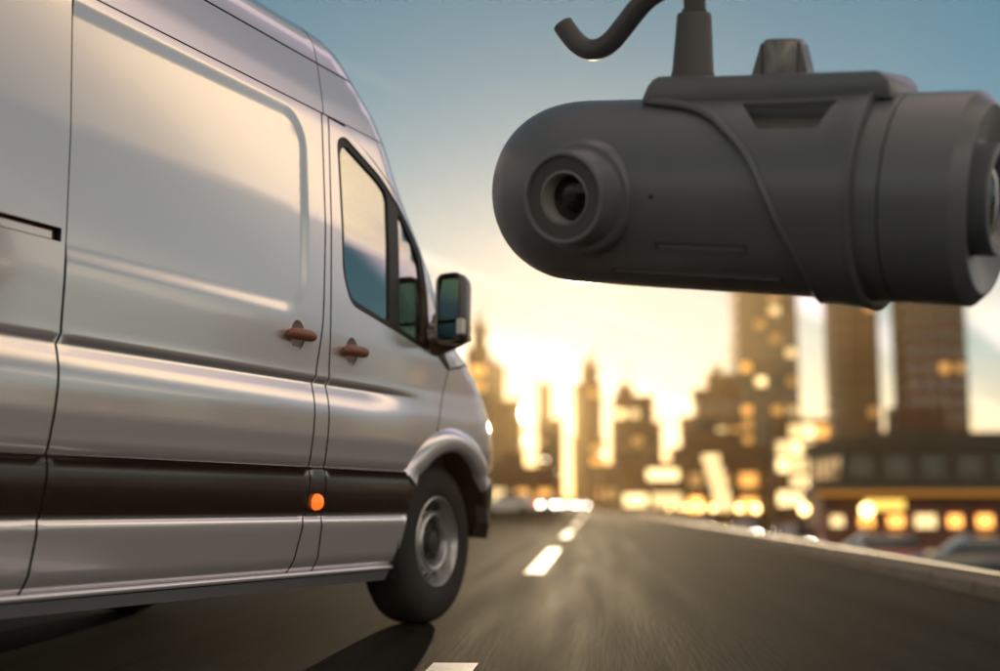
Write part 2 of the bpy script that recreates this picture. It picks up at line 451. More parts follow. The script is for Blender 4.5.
# rear side panel with the slot of the sliding-door rail
slot = [(-4.0, 1.262), (-2.19, 1.262), (-2.19, 1.302), (-4.0, 1.302)]
rear_e = [p for p in vedge(s_rear, .27, TOPV, -g2)]
RWC = (-3.45, .33)
ra = arc(RWC, AR, 180 - (-8), -8, 24)
rear_out = rear_e + [(-4.55, TOPV), (-4.55, .27), (RWC[0] - .423, .27)] + [p for p in ra if p[1] > .275] + [(RWC[0] + .423, .27)]
panel('rear_side_panel', Mv, rear_out, M_paint, van, holes=[slot], rows=rows, flip=VF, qs=.07)
ch = panel('slide_rail', Mv, [(-4.0, 1.255), (-2.186, 1.255), (-2.186, 1.31), (-4.0, 1.31)], M_rail, van, off=-.030, depth=.004, flip=VF)
panel('rail_lip', Mv, [(-4.0, 1.268), (-2.215, 1.268), (-2.215, 1.290), (-4.0, 1.290)], M_paint, ch, off=-.012, depth=.016, flip=VF)

h1 = ellipse(-.980, 1.140, .046, .056); h2 = ellipse(-.598, 1.120, .046, .056)
slide_out = vedge(s_sl, .27, TOPV, -g2) + vedge(s_rear, .27, TOPV, g2)[::-1]
sdoor = panel('sliding_door', Mv, slide_out, M_paint, van, holes=[h1], rows=rows, extra=recpts(RECS[0]), flip=VF, qs=.06)
panel('door_pillar', Mv, vedge(s_do, .27, TOPV, -g2) + vedge(s_sl, .27, TOPV, g2)[::-1], M_paint, van, rows=rows, flip=VF, qs=.03)
# front door
win_all = rounded([(-.700, 1.955), (-.640, 1.985), (-.35, 1.880), (-.17, 1.765), (-.010, 1.615), (.035, 1.43), (.062, 1.185), (-.25, 1.243), (-.610, 1.305), (-.672, 1.42)], .05)
F1 = [(.245, 1.125), (.225, 1.10), (.178, .988), (.139, .862)]
fl_out = arc(AC, .535, 128, 170, 10)
door_out = vedge(s_do, .27, 2.026, g2) + [(-.63, 2.022), (-.52, 1.978), (-.40, 1.925), (-.246, 1.845), (-.16, 1.775), (0.0, 1.625), (.075, 1.50), (.105, 1.40), (.135, 1.235)] + \
    F1 + [(.02, .78), (-.045, .67), (-.085, .50), (-.115, .36), (-.15, .27)]
fdoor = panel('front_door', Mv, door_out, M_paint, van, holes=[win_all, h2], rows=rows, flip=VF, qs=.05)
for sf, v0_, v1_ in ((s_rear, .275, 2.02), (s_sl, .275, 2.02), (s_do, .275, 2.02)):  # black strips added behind the door gaps, standing in for their shade
    panel('shut_gap_shade', Mv, vedge(sf, v0_, v1_, .012, 40) + vedge(sf, v0_, v1_, -.012, 40)[::-1], M_seal, van, off=-.0075, depth=.006, flip=VF, qs=.3)
panel('shut_gap_shade', Mv, [(.262, 1.128), (.240, 1.10), (.193, .988), (.154, .862), (.134, .80), (.118, .80), (.132, .862), (.171, .988), (.218, 1.10), (.236, 1.128)], M_seal, van, off=-.0075, depth=.006, flip=VF, qs=.3)
panel('roof_gap_shade', Mv, [(-.797, 2.04), (-.797, 3.25), (-.783, 3.25), (-.783, 2.04)], M_seal, van, off=-.0075, depth=.006, flip=VF, qs=.3)  # black strip added for the shade in the roof gap
# handles: dished cup and pull bar
for hc, dr in ((h1, sdoor), (h2, fdoor)):
    cx = sum(p[0] for p in hc) / len(hc); cy = sum(p[1] for p in hc) / len(hc)
    mb = MB(); n = 24; rings = 5
    i0 = 0
    for k in range(rings + 1):
        f = k / rings
        for j in range(n):
            a = 2 * PI * j / n
            q, v = cx + .047 * f * math.cos(a), cy + .057 * f * math.sin(a)
            p = Mv(q, v); nn = mnormal(Mv, q, v, flip=VF)
            mb.v.append(tuple(p - nn * (.030 * (1 - f * f) ** .7 + .002)))
    for k in range(rings):
        for j in range(n):
            mb.f.append((k * n + j, k * n + (j + 1) % n, (k + 1) * n + (j + 1) % n, (k + 1) * n + j))
    mb.build('handle_cup', M_paint, dr, smooth=1.0)
    c = Mv(cx, cy) + mnormal(Mv, cx, cy, flip=VF) * .012
    pts = [c + Vector((-.092 + .176 * t, -.010 * math.sin(PI * t), .004 * (t - .5))) for t in np.linspace(0, 1, 13)]
    rr = [.010, .018, .0205, .0215, .022, .022, .022, .022, .022, .0215, .0205, .018, .010]
    b = MB().tube([(p.x, p.y - .006, p.z) for p in pts], rr, 14).build('door_handle', M_handle, dr, smooth=1.0)
# glass, seals, divider
wseal = panel('window_seal', Mv, win_all, M_seal, fdoor, holes=[
    rounded([(-.672, 1.915), (-.630, 1.950), (-.36, 1.855), (-.297, 1.815), (-.290, 1.275), (-.598, 1.332), (-.648, 1.43)], .04),
    rounded([(-.212, 1.765), (-.175, 1.738), (-.040, 1.600), (-.002, 1.43), (.014, 1.222), (-.205, 1.262)], .03)], off=-.005, depth=.02, flip=VF, qs=.1)
panel('window_pane', Mv, rounded([(-.685, 1.915), (-.635, 1.96), (-.36, 1.865), (-.285, 1.825), (-.278, 1.265), (-.605, 1.322), (-.66, 1.43)], .04), M_glass, fdoor, off=-.014, depth=.003, flip=VF, qs=.08)
panel('window_pane', Mv, rounded([(-.222, 1.775), (-.170, 1.745), (-.033, 1.605), (.005, 1.43), (.020, 1.215), (-.215, 1.253)], .03), M_glass, fdoor, off=-.014, depth=.003, flip=VF, qs=.08)
# roof side, gutter, roof
for a, b, ro in ((-4.5, lambda v: -.793, 'roof_side_panel'), (lambda v: -.787, None, 'cab_roof_panel')):
    for v0, v1 in ((TOPV + .006, 2.238), (2.246, 3.31)):
        n = 24
        vs = [v0 + (v1 - v0) * k / n for k in range(n + 1)]
        left = [(-4.5, v0), (-4.5, v1)] if not callable(a) else [(-.787, v) for v in vs]
        if callable(b):
            right = [(-.793, v1), (-.793, v0)]
        else:
            right = [(SC(v) + NOSE * 1.5707 - .001 if v0 > 2.1 else max(-.62 - (v - 2.036) * .2, SC(v) - .05), v) for v in vs][::-1]
            if v0 < 2.1: right = [(SC(v) + NOSE * .50, v) for v in vs][::-1]
        if callable(a) and v0 < 2.1:
            left = [(-.787, v) for v in vs]
        panel(ro if v0 < 2.1 else ('roof' if not callable(a) else 'cab_roof'), Mv, left + right, M_paint, van, rows=[x for x in rows], flip=VF, qs=.08)
        if v0 > 2.1: panel('roof', MvL, left + right, M_paint, van, rows=rows, flip=1, qs=.1)
panel('gutter', Mv, [(-4.5, 2.232), (SC(2.24) + .2, 2.232), (SC(2.24) + .2, 2.252), (-4.5, 2.252)], M_seal, van, off=-.010, depth=.004, flip=VF, qs=.1)
panel('door_top_seal', Mv, [(-4.5, 2.024), (-.80, 2.024), (-.80, 2.042), (-4.5, 2.042)], M_seal, van, off=-.012, depth=.004, flip=VF, qs=.1)
# A-pillar strip up the windscreen side
ap = [(-.63, 2.020), (-.52, 1.980), (-.40, 1.933), (-.246, 1.853), (-.16, 1.783), (.005, 1.633), (.083, 1.505), (.112, 1.40), (.143, 1.245), (.25, 1.135)]
ap2 = [(SC(v) + NOSE * .42, v) for v in np.linspace(1.20, 2.03, 24)]
panel('windscreen_pillar', Mv, ap[::-1] + [(SC(2.03) + NOSE * .42, 2.03)][:0] + ap2[::-1][:0] + [(-.63, 2.032)] + ap2[::-1] + [(.33, 1.15)], M_paint, van, rows=rows, flip=VF, qs=.04)
# windscreen and its far half
ws = [(SC(v) + NOSE * .43, v) for v in np.linspace(1.24, 2.10, 16)] + [(SC(v) + NOSE * 1.5707, v) for v in np.linspace(1.24, 2.10, 16)][::-1]
panel('windscreen', Mv, ws, M_glass, van, off=-.004, depth=.004, flip=VF, qs=.08)
panel('windscreen', MvL, ws, M_glass, van, off=-.004, depth=.004, flip=1, qs=.08)
for fn, fl in ((Mv, VF), (MvL, 1)):
    panel('windscreen_header', fn, [(SC(v) + NOSE * .42, v) for v in np.linspace(2.105, 2.24, 6)] + [(SC(v) + NOSE * 1.5707, v) for v in np.linspace(2.105, 2.24, 6)][::-1], M_paint, van, flip=fl, qs=.08)
    # bonnet
    bn = [(SC(v) + NOSE * .62, v) for v in np.linspace(.92, 1.225, 12)] + [(SC(v) + NOSE * 1.5707, v) for v in np.linspace(.92, 1.225, 12)][::-1]
    panel('bonnet', fn, bn, M_paint, van, flip=fl, qs=.06)
    gr = [(SC(v) + NOSE * .75, v) for v in np.linspace(.68, .91, 8)] + [(SC(v) + NOSE * 1.5707, v) for v in np.linspace(.68, .91, 8)][::-1]
    panel('grille', fn, gr, M_bump, van, flip=fl, qs=.08)
    bq = [(.735, .365), (.705, .44), (.70, .52), (.655, .60), (.612, .655)] + [(SC(v) + NOSE * 1.5707, v) for v in np.linspace(.36, .655, 8)][::-1]
    panel('front_bumper', fn, bq, M_bump, van, off=.010, depth=.06, flip=fl, qs=.05)
    hl = rounded([(SC(.69) + .12, .70), (SC(.80) + .13, .80), (SC(.90) + .17, .90), (SC(.90) + NOSE * .72, .90), (SC(.69) + NOSE * .72, .69)], .02)
    panel('headlight', fn, hl, M_white, van, flip=fl, qs=.05, off=.001)
    # wing
    wing = [(.253, 1.128), (.233, 1.10), (.186, .988), (.147, .862), (.12, .80)] + arc(AC, .44, 118, 42, 14) + [(.655, .665), (SC(.68) + .10, .665), (SC(.80) + .125, .80), (SC(.905) + .162, .905), (SC(.92) + NOSE * .60, .92)] + \
        [(SC(v) + NOSE * .60, v) for v in np.linspace(.95, 1.22, 8)] + [(.36, 1.145)]
    panel('front_wing', fn, wing, M_paint, van, rows=rows, flip=fl, qs=.04)
# cowl wedge under the mirror
panel('mirror_foot', Mv, [(.045, 1.235), (.10, 1.36), (.135, 1.38), (.15, 1.235), (.245, 1.143), (.235, 1.128), (.10, 1.205)], M_seal, van, off=.006, depth=.02, flip=VF, qs=.05)
# wheel-arch flare
def flare(fn, fl):
    mb = MB(); prof_ = [(.428, -.012), (.432, .012), (.455, .022), (.50, .020), (.53, .008), (.548, -.010)]
    n = 40
    for k in range(n + 1):
        a = R(142 - (142 - 37) * k / n); 
        for r_, o_ in prof_:
            q, v = AC[0] + r_ * math.cos(a), AC[1] + r_ * math.sin(a)
            mb.v.append(tuple(fn(q, v) + mnormal(fn, q, v, flip=fl) * o_))
    m_ = len(prof_)
    for k in range(n):
        for j in range(m_ - 1): mb.f.append((k * m_ + j, k * m_ + j + 1, (k + 1) * m_ + j + 1, (k + 1) * m_ + j))
    mb.f += [tuple(range(m_)), tuple(n * m_ + j for j in range(m_))]
    mb.build('arch_flare', M_paint, van, smooth=1.1)
flare(Mv, VF); flare(MvL, 1)
# black plastic lip behind the front wheel and arch liners
panel('arch_lip', Mv, [(-.04, .665), (-.08, .50), (-.11, .36), (-.145, .262), (-.128, .262), (-.118, .30)] + arc(AC, .425, 181, 138, 14), M_bump, van, off=-.002, depth=.03, flip=VF, qs=.05)
for c_, w0 in ((AC, 0.0), (RWC, 0.0)):
    for y0, y1 in ((.03, .42), (1.58, 1.97)):
        mb = MB(); n = 24
        for k in range(n):
            a, b = R(10 + 185 * k / n), R(10 + 185 * (k + 1) / n)
            p = lambda t, y: (c_[0] + .44 * math.cos(t), y, c_[1] + .44 * math.sin(t))
            mb.quad(p(a, y0), p(b, y0), p(b, y1), p(a, y1))
        yin = y1 if y0 < 1 else y0
        mb.v += [(c_[0], yin, c_[1])]; ci = len(mb.v) - 1
        for k in range(n):
            a, b = R(10 + 185 * k / n), R(10 + 185 * (k + 1) / n); i = len(mb.v)
            mb.v += [p(a, yin), p(b, yin)]; mb.f.append((ci, i, i + 1))
        mb.build('arch_liner', M_dark, van)
# rubbing strips
def rub(name, e0, e1, q=.06):
    return panel(name, Mv, vedge(e1, .484, .668, -g2, 8) + vedge(e0, .484, .668, g2, 8)[::-1], M_trim, van, off=.010, depth=.03, flip=VF, qs=q)
rub('rubbing_strip', lambda v: -3.0, s_rear); rub('rubbing_strip', s_rear, s_sl); rub('rubbing_strip', s_sl, s_do, .03)
rub('rubbing_strip', s_do, lambda v: -.05 - (.668 - v) * .22)
# amber marker
mk = Mv(-.815, .535); mb = MB().lathe([(0, .020), (.014, .018), (.025, .012), (.030, .002), (.031, -.01)], 24, 'y')
mo = mb.build('marker_lamp', M_lampO, van, smooth=1.0); mo.location = (mk.x, mk.y - .018, mk.z); mo.rotation_euler = (0, 0, PI)
# sill lip, floor, bulkhead, liners
MB().tube([(x_, -PV(.27) - .014, .268) for x_ in (-3.02, -2.0, -1.0, -.15)], .011, 10).build('sill_lip', M_paint, van, smooth=1.0)
panel('sill', Mv, [(-3.02, .225), (-.135, .225), (-.155, .266), (-3.02, .266)], M_paint, van, off=.018, depth=.04, flip=VF, qs=.1)
MB().box(-4.5, -.20, .14, 1.86, .24, .36).box(-.195, .9, .45, 1.55, .30, .42).build('underbody', M_dark, van)
MB().prism([(.12, .36), (1.88, .36), (1.88, 2.2), (1.7, 2.36), (.3, 2.36), (.12, 2.2)], -.86, -.84, 'x').build('bulkhead', M_dark, van)
panel('inner_liner', Mv, [(-4.5, .27), (-4.5, 2.20), (-.84, 2.20), (-.80, 1.1), (-.02, 1.1), (-.16, .27)], M_dark, van, off=-.05, depth=.004, flip=VF, qs=.2, holes=[[p for p in arc(RWC, .45, 190, -10, 16)]])
# far side skin with the same openings
far_out = [(-4.55, .27), (-4.55, TOPV), (-.62, TOPV), (-.40, 1.93), (-.16, 1.775), (.0, 1.625), (.105, 1.4), (.135, 1.235), (.225, 1.10), (.139, .862), (-.045, .67), (-.15, .27), (RWC[0] + .423, .27)] + [p for p in ra if p[1] > .275][::-1] + [(RWC[0] - .423, .27)]
panel('far_side_panel', MvL, far_out, M_paint, van, holes=[win_all], rows=rows, flip=1, qs=.1)
panel('window_pane', MvL, win_all, M_glass, van, off=-.014, depth=.003, flip=1, qs=.1)
panel('roof_side_panel', MvL, [(-4.5, TOPV + .006), (SC(2.03) + NOSE * .5, TOPV + .006), (SC(2.24) + NOSE * .5, 2.238), (-4.5, 2.238)], M_paint, van, rows=rows, flip=1, qs=.1)
panel('windscreen_pillar', MvL, ap[::-1] + [(-.63, 2.032)] + ap2[::-1] + [(.33, 1.15)], M_paint, van, flip=1, qs=.05)
# rear doors
rd = MB().prism([(.03, .27), (1.97, .27), (1.98, 1.3), (1.93, 2.24), (1.80, 2.46), (1.0, 2.52), (.2, 2.46), (.07, 2.24), (.02, 1.3)], -4.53, -4.49, 'x').build('rear_door', M_paint, van)
# seats and dashboard seen through the glass
for y in (.5, 1.5):
    st = MB().box(-.66, -.16, y - .25, y + .25, .62, .86).build('seat', M_seat, van, bevel=.05)
    MB().prism([(-.72, .84), (-.58, .84), (-.74, 1.42), (-.83, 1.42)], y - .24, y + .24).build('seat_back', M_seat, van, bevel=.03)
    MB().prism([(-.83, 1.46), (-.74, 1.46), (-.77, 1.64), (-.85, 1.64)], y - .13, y + .13).build('headrest', M_seat, van, bevel=.03)
MB().prism([(.0, .5), (.42, .5), (.40, 1.10), (.12, 1.16), (-.02, 1.08)], .10, 1.90).build('dashboard', M_dark, van, bevel=.03)
# door mirror
mh = thing('tmp', '', '') if False else None
MC = Vector((.085, -.105, 1.375))
def rrect(wd, ht, r_, n=5):
    return rounded([(-wd, -ht), (wd, -ht), (wd, ht), (-wd, ht)], r_, n)
mb = MB(); secs = [(-.045, .93), (-.035, 1.0), (.015, .98), (.05, .88), (.08, .66), (.095, .35)]
base = rrect(.068, .160, .045)
for x_, k_ in secs: mb.v += [(x_, p[0] * k_, p[1] * (k_ ** .6)) for p in base]
nb_ = len(base)
for a_ in range(len(secs) - 1):
    for j in range(nb_): mb.f.append((a_ * nb_ + j, a_ * nb_ + (j + 1) % nb_, (a_ + 1) * nb_ + (j + 1) % nb_, (a_ + 1) * nb_ + j))
mb.f.append(tuple(range((len(secs) - 1) * nb_, len(secs) * nb_)))
# rim turned in
i = len(mb.v); mb.v += [(-.040, p[0] * .80, p[1] * .88) for p in base]
for j in range(nb_): mb.f.append((j, (j + 1) % nb_, i + (j + 1) % nb_, i + j))
mir = mb.build('door_mirror', M_trim, van, smooth=.9); mir.location = MC; mir.rotation_euler = (0, R(2), R(-6))
MB().prism(rrect(.054, .090, .025), -.034, -.030, 'x').build('mirror_pane', M_mirror, mir).location = (0, .0, .040)
MB().prism(rrect(.054, .032, .018), -.034, -.030, 'x').build('wide_angle_pane', M_mirror, mir).location = (0, .0, -.098)
MB().prism(rrect(.013, .034, .008), -.052, -.02, 'x').build('indicator', M_white, mir).location = (0, -.068, -.085)
MB().tube([(.10, .03, 1.25), (.13, -.02, 1.26), (.17, -.07, 1.28), (.18, -.12, 1.30)], [.085, .075, .065, .06], 12).build('mirror_arm', M_trim, van, smooth=1.0)

# wheels
WR = .36
def wheel(parent, loc, flipy):
    wroot = None
    tp = [(.20, .015), (.215, .008), (.235, .002), (.275, .0), (.310, .006), (.337, .020), (.352, .038), (.36, .060), (.36, .175), (.352, .197), (.31, .225), (.21, .225), (.20, .2)]
    ty = MB().lathe(tp, 72, 'y')
    t = ty.build('wheel', M_tyre, parent, smooth=.7)
    t.location = loc
    if flipy: t.rotation_euler = (0, 0, PI)
    rim = MB().lathe([(.203, .020), (.203, .010), (.196, .006), (.190, .014), (.184, .030), (.176, .060), (.172, .075)], 72, 'y')
    n = 16     # vent ring with real openings
    def P3(r_, h, a): return (r_ * math.cos(a), h, r_ * math.sin(a))
    for k in range(n):
        a0 = 2 * PI * (k + .28) / n; a1 = 2 * PI * (k + 1.0 - .28 + .28 - .06) / n
        a0, a1 = 2 * PI * (k - .24) / n, 2 * PI * (k + .24) / n
        for j in range(3):
            b0 = a0 + (a1 - a0) * j / 3; b1 = a0 + (a1 - a0) * (j + 1) / 3
            rim.quad(P3(.172, .075, b0), P3(.138, .040, b0), P3(.138, .040, b1), P3(.172, .075, b1))
    rim.lathe([(.138, .060), (.138, .040), (.132, .026), (.122, .020), (.112, .026), (.104, .05)], 72, 'y')
    rim.build('rim', M_rim, t, smooth=.7)
    hub = MB().lathe([(.104, .05), (.085, .058), (.05, .050), (.045, .030), (.03, .026), (0, .025)], 48, 'y')
    for k in range(6):
        a = 2 * PI * k / 6; c = (.072 * math.cos(a), 0, .072 * math.sin(a))
        hub.lathe([(0, .036), (.010, .037), (.011, .056)], 10, 'y', c=c)
    hub.build('hub', M_hub, t, smooth=.7)
    MB().lathe([(.19, .09), (.0, .10)], 32, 'y').build('brake_disc', M_dark, t)
    return t
fw = wheel(van, (AC[0], .065, WR), False)
for loc, fl_ in (((RWC[0], .065, WR), False), ((AC[0], 1.935, WR), True), ((RWC[0], 1.935, WR), True)):
    c = fw.copy(); COL.objects.link(c); c.parent = van; c.location = loc; c.rotation_euler = (0, 0, PI if fl_ else 0)
    for ch_ in fw.children:
        d = ch_.copy(); COL.objects.link(d); d.parent = c

# ================================================================== DASH CAMERA
DR = .26582
ax = Vector((.82956453, -.53844267, -.14799383)); up = Vector((.06383064, -.17185491, .98305215)); tw = Vector((.5547507, .82495174, .10819559)) * -1
roll = R(6.0)
up2 = up * math.cos(roll) + tw * math.sin(roll); tw2 = tw * math.cos(roll) - up * math.sin(roll)
dash = thing('dash_camera', 'large charcoal twin lens dash camera hanging in the air beside the van', 'dash camera')
mw = Matrix((ax, up2, tw2)).transposed().to_4x4(); mw.translation = Vector((.75243077, 3.41559812, 1.34593439))
dash.rotation_euler = mw.to_euler(); dash.location = mw.translation
def Dm(r):
    # patch map: q = x along the axis, v = angle in radians from the viewer side
    if not callable(r): rr_ = lambda x: r
    else: rr_ = r
    return lambda q, v: Vector((q * DR, rr_(q) * DR * math.sin(v), rr_(q) * DR * math.cos(v)))
def dl(prof, seg=72): # lathe around x, units of DR, prof (r,x)
    return MB().lathe([(r * DR, x * DR) for r, x in prof], seg, 'x')
# body with rounded left end
XL, DL = -3.27, 1.10
bp = []
for k in range(0, 25):
    u_ = math.sin(PI / 2 * (1 - k / 24))
    bp.append(((1 - u_ ** 2.35) ** (1 / 2.35) if u_ < 1 else 0.0, XL + DL - DL * u_))
bp += [(1.0, -1.6), (1.0, -.62)]
dl(bp, 96).build('camera_body', M_cam, dash, smooth=.5)
trap = rounded([(-.22, 1.05), (.76, 1.05), (.67, .66), (.08, .66)], .04, 4)
panel('body_shell', Dm(1.0), [(-.62, 1.05 - PI), (1.035, 1.05 - PI), (1.035, 1.05 + PI), (-.62, 1.05 + PI)], M_cam, dash, holes=[trap], qs=.12, bstep=.065, depth=.03, flip=-1)
dl([(1.0, 1.04), (1.0, 1.300), (.975, 1.304)], 96).build('barrel_collar', M_cam, dash, smooth=.4)
bar = dl([(.94, 1.308), (.975, 1.312), (1.0, 1.318), (1.0, 1.93), (.992, 1.945), (.885, 2.05), (.87, 2.053), (.86, 2.045), (.56, 1.95), (.54, 1.945), (0.3, 1.94)], 96).build('lens_barrel', M_cam, dash, smooth=.35)
dl([(.52, 1.93), (.52, 2.13), (.505, 2.15), (.47, 2.15), (.45, 2.13), (.36, 2.04)], 72).build('lens_ring', M_cam, bar, smooth=.4)
dl([(.42, 2.03), (.30, 2.07), (.2, 2.10), (0, 2.115)], 48).build('lens', M_lens, bar, smooth=1.2)
# sleeve with its sweeping left edge
sw = table([(-3.6, .62), (-1.45, .58), (-.82, .60), (-.55, .54), (-.40, .48), (-.02, .30), (.26, .14), (.445, .0), (.62, -.20), (.73, -.32), (.85, -.46), (.97, -.66), (1.06, -.90), (1.13, -1.2), (1.18, -1.55), (1.4, -1.6), (3.6, -1.6)], .05, -3.6, 3.6)
SR = table([(-2, 1.045), (.4, 1.05), (.8, 1.065), (1.02, 1.085), (1.3, 1.085)], .06, -2, 1.6)
Ms = Dm(SR)
A0, A1 = -2.6, 1.16
edge = [(sw(v), v) for v in np.linspace(A0, A1, 70)]
# the lip along the swoosh stands proud a little where it meets the top block
panel('sleeve', Ms, edge + [(1.04, A1), (1.04, A0)], M_camS, dash, holes=[trap], qs=.09, bstep=.06, off=0, depth=.06 * DR, flip=-1, rows=np.arange(A0, A1, .09))
panel('sleeve_recess', Dm(.90), [(-.3, 1.12), (.86, 1.12), (.74, .55), (.0, .55)], M_camR, dash, qs=.1, bstep=.1, depth=.004, flip=-1)  # darker plastic stands in for the shade on the recess floor
dl([(1.03, 1.03), (1.08, 1.033), (1.098, 1.045), (1.098, 1.062), (1.08, 1.075), (1.0, 1.078), (.97, 1.076)], 96).build('sleeve_rim', M_camS, dash, smooth=.6)
sb = MB(); n = 40
for k in range(n):   # rear part of the sleeve, behind
    a, b = 1.16 + (2 * PI - 2.6 - 1.16) * k / n, 1.16 + (2 * PI - 2.6 - 1.16) * (k + 1) / n
    for x0, x1 in ((-.2, .4), (.4, 1.04)):
        sb.quad(*[tuple(Ms(x, t)) for x, t in ((x0, a), (x1, a), (x1, b), (x0, b))])
sb.build('sleeve_back', M_camS, dash, smooth=.5)
# lip line of the swoosh
lip = [tuple(Dm(1.052)(sw(v), v)) for v in np.linspace(-1.3, 1.13, 60)]
MB().tube(lip, [.006 + .006 * min(1, max(0, (k - 25) / 30)) for k in range(60)], 8).build('sleeve_lip', M_camS, dash, smooth=1.0)
# top block
tb = MB().prism([(-1.38 * DR, .92 * DR), (-1.29 * DR, 1.12 * DR), (-1.23 * DR, 1.185 * DR), (1.10 * DR, 1.185 * DR), (1.20 * DR, 1.10 * DR), (1.24 * DR, .92 * DR)], -.47 * DR, .47 * DR, 'z')
tb.build('top_block', M_camS, dash, smooth=.4, bevel=.05 * DR)
MB().prism([(-1.32 * DR, 1.17 * DR), (-.72 * DR, 1.17 * DR), (-.74 * DR, 1.215 * DR), (-1.30 * DR, 1.215 * DR)], -.26 * DR, .26 * DR, 'z').build('plug_seat', M_camS, dash, bevel=.008)
# grooves and mic hole
for q0, q1, a_, hw in ((-.95, .03, R(-29.5), .045), (-1.56, .30, R(-51), .035)):
    gr_ = panel('groove', Dm(1.0), rounded([(q0, a_ - hw), (q1, a_ - hw), (q1, a_ + hw), (q0, a_ + hw)], .02), M_camR, dash, off=.0025, depth=.004, flip=-1, qs=.2)
    panel('groove_lip', Dm(1.0), rounded([(q0 + .04, a_ - hw * .9), (q1 - .02, a_ - hw * .9), (q1 - .02, a_ + hw * .25), (q0 + .04, a_ + hw * .25)], .01), M_cam, gr_, off=.006, depth=.005, flip=-1, qs=.2)
panel('microphone_hole', Dm(1.0), ellipse(-.941, R(-.5), .021, .021, 16), M_hole, dash, off=.001, depth=.004, flip=-1)
# side lens pod: a stub turned to the viewer, on the flank
PXc, PYc = -1.745, -.03
pod = MB()
pod.lathe([(r * DR, h * DR) for r, h in [(.60, .72), (.59, .95), (.57, 1.01), (.55, 1.03), (.50, 1.035), (.49, 1.05), (.478, 1.31), (.462, 1.355), (.44, 1.366), (.42, 1.36), (.412, 1.33)]], 72, 'z', c=(PXc * DR, PYc * DR, 0))
pod = pod.build('lens_pod', M_cam, dash, smooth=.6)
MB().lathe([(r * DR, h * DR) for r, h in [(.415, 1.33), (.25, 1.325)]], 64, 'z', c=(PXc * DR, PYc * DR, 0)).build('lens_ring', M_camR, pod, smooth=.3)
MB().lathe([(r * DR, h * DR) for r, h in [(.27, 1.330), (.262, 1.332), (.252, 1.30), (.23, 1.10), (.20, 1.02)]], 64, 'z', c=(PXc * DR, PYc * DR, 0)).build('lens_bore', M_bore, pod, smooth=.5)
MB().lathe([(r * DR, h * DR) for r, h in [(.238, 1.14), (.18, 1.18), (.09, 1.205), (0, 1.21)]], 48, 'z', c=(PXc * DR, PYc * DR, 0)).build('lens', M_lens, pod, smooth=1.2)
# mount stub on top
st = MB()
st.lathe([(r * DR, h * DR) for r, h in [(.205, 1.17), (.205, 1.52), (.19, 1.545), (.15, 1.545), (.14, 1.50), (.0, 1.50)]], 40, 'y', c=(-.01 * DR, 0, 0))
for sx in (-1, 1):
    x0 = -.01 * DR + sx * .19 * DR
    st.prism([(x0, 1.17 * DR), (x0 + sx * .115 * DR, 1.17 * DR), (x0 + sx * .02 * DR, 1.50 * DR), (x0, 1.52 * DR)], -.10 * DR, .10 * DR, 'z')
st.build('mount_stub', M_stub, dash, smooth=.6)
# plug and cable
MB().lathe([(r * DR, h * DR) for r, h in [(.0, 1.20), (.225, 1.20), (.225, 1.25), (.215, 1.27), (.178, 1.84), (.165, 1.865), (.13, 1.87), (.13, 1.9)]], 40, 'y', c=(-1.0 * DR, 0, 0)).build('cable_plug', M_cable, dash, smooth=.5)
cpts = [(-1.0, 1.84), (-1.0, 1.96), (-1.01, 2.06), (-1.06, 2.135), (-1.16, 2.165), (-1.30, 2.15), (-1.42, 2.11), (-1.56, 2.03), (-1.70, 1.90), (-1.84, 1.75), (-1.98, 1.62), (-2.12, 1.555), (-2.27, 1.555), (-2.41, 1.63), (-2.53, 1.75), (-2.60, 1.84)]
def crom(P, n=6):
    out = []
    for i in range(len(P) - 1):
        p0, p1, p2, p3 = (Vector(P[max(0, min(len(P) - 1, i + d))]) for d in (-1, 0, 1, 2))
        for k in range(n):
            t = k / n
            out.append(.5 * ((2 * p1) + (p2 - p0) * t + (2 * p0 - 5 * p1 + 4 * p2 - p3) * t * t + (3 * p1 - p0 - 3 * p2 + p3) * t ** 3))
    out.append(Vector(P[-1])); return out
cc = crom([(x * DR, y * DR, 0.02 * math.sin(x * 3) * DR) for x, y in cpts])
MB().tube(cc, .115 * DR, 18).build('cable', M_cable, dash, smooth=.9)

# ================================================================== CITY
exec_city = True
M_win = mat('dark window glass', (0.03, 0.032, 0.035), 0.12, coat=1.0)
def lit(name, col, s_): return mat(name, (0.8, .6, .3), .4, emit=col, estr=s_)
M_litA = lit('amber lit window', (1.0, .42, .07), .7)
M_litW = lit('warm white lit window', (1.0, .72, .32), 1.3)
M_litO = lit('orange shop light', (1.0, .42, .08), 2.4)
M_litY = lit('yellow shop light', (1.0, .62, .10), 1.3)
M_lamp = lit('street lamp light', (1.0, .85, .60), 25.0)
WALLS = [mat('tower stone %d' % k, c, .7, var=.12, vscale=.15) for k, c in enumerate([(.085, .026, .010), (.11, .038, .013), (.08, .038, .018), (.15, .060, .020), (.035, .03, .02)])]
unit = MB().box(-.5, .5, -.5, .5, -.5, .5).mesh('pane'); 
LITM = []
for m_ in (M_litA, M_litW, M_litO):
    LITM.append([])
    for f_ in (.35, .8, 1.6):
        m2 = m_.copy(); pbsdf(m2).inputs['Emission Strength'].default_value *= f_
        k = unit.copy(); k.materials.append(m2); LITM[-1].append(k)

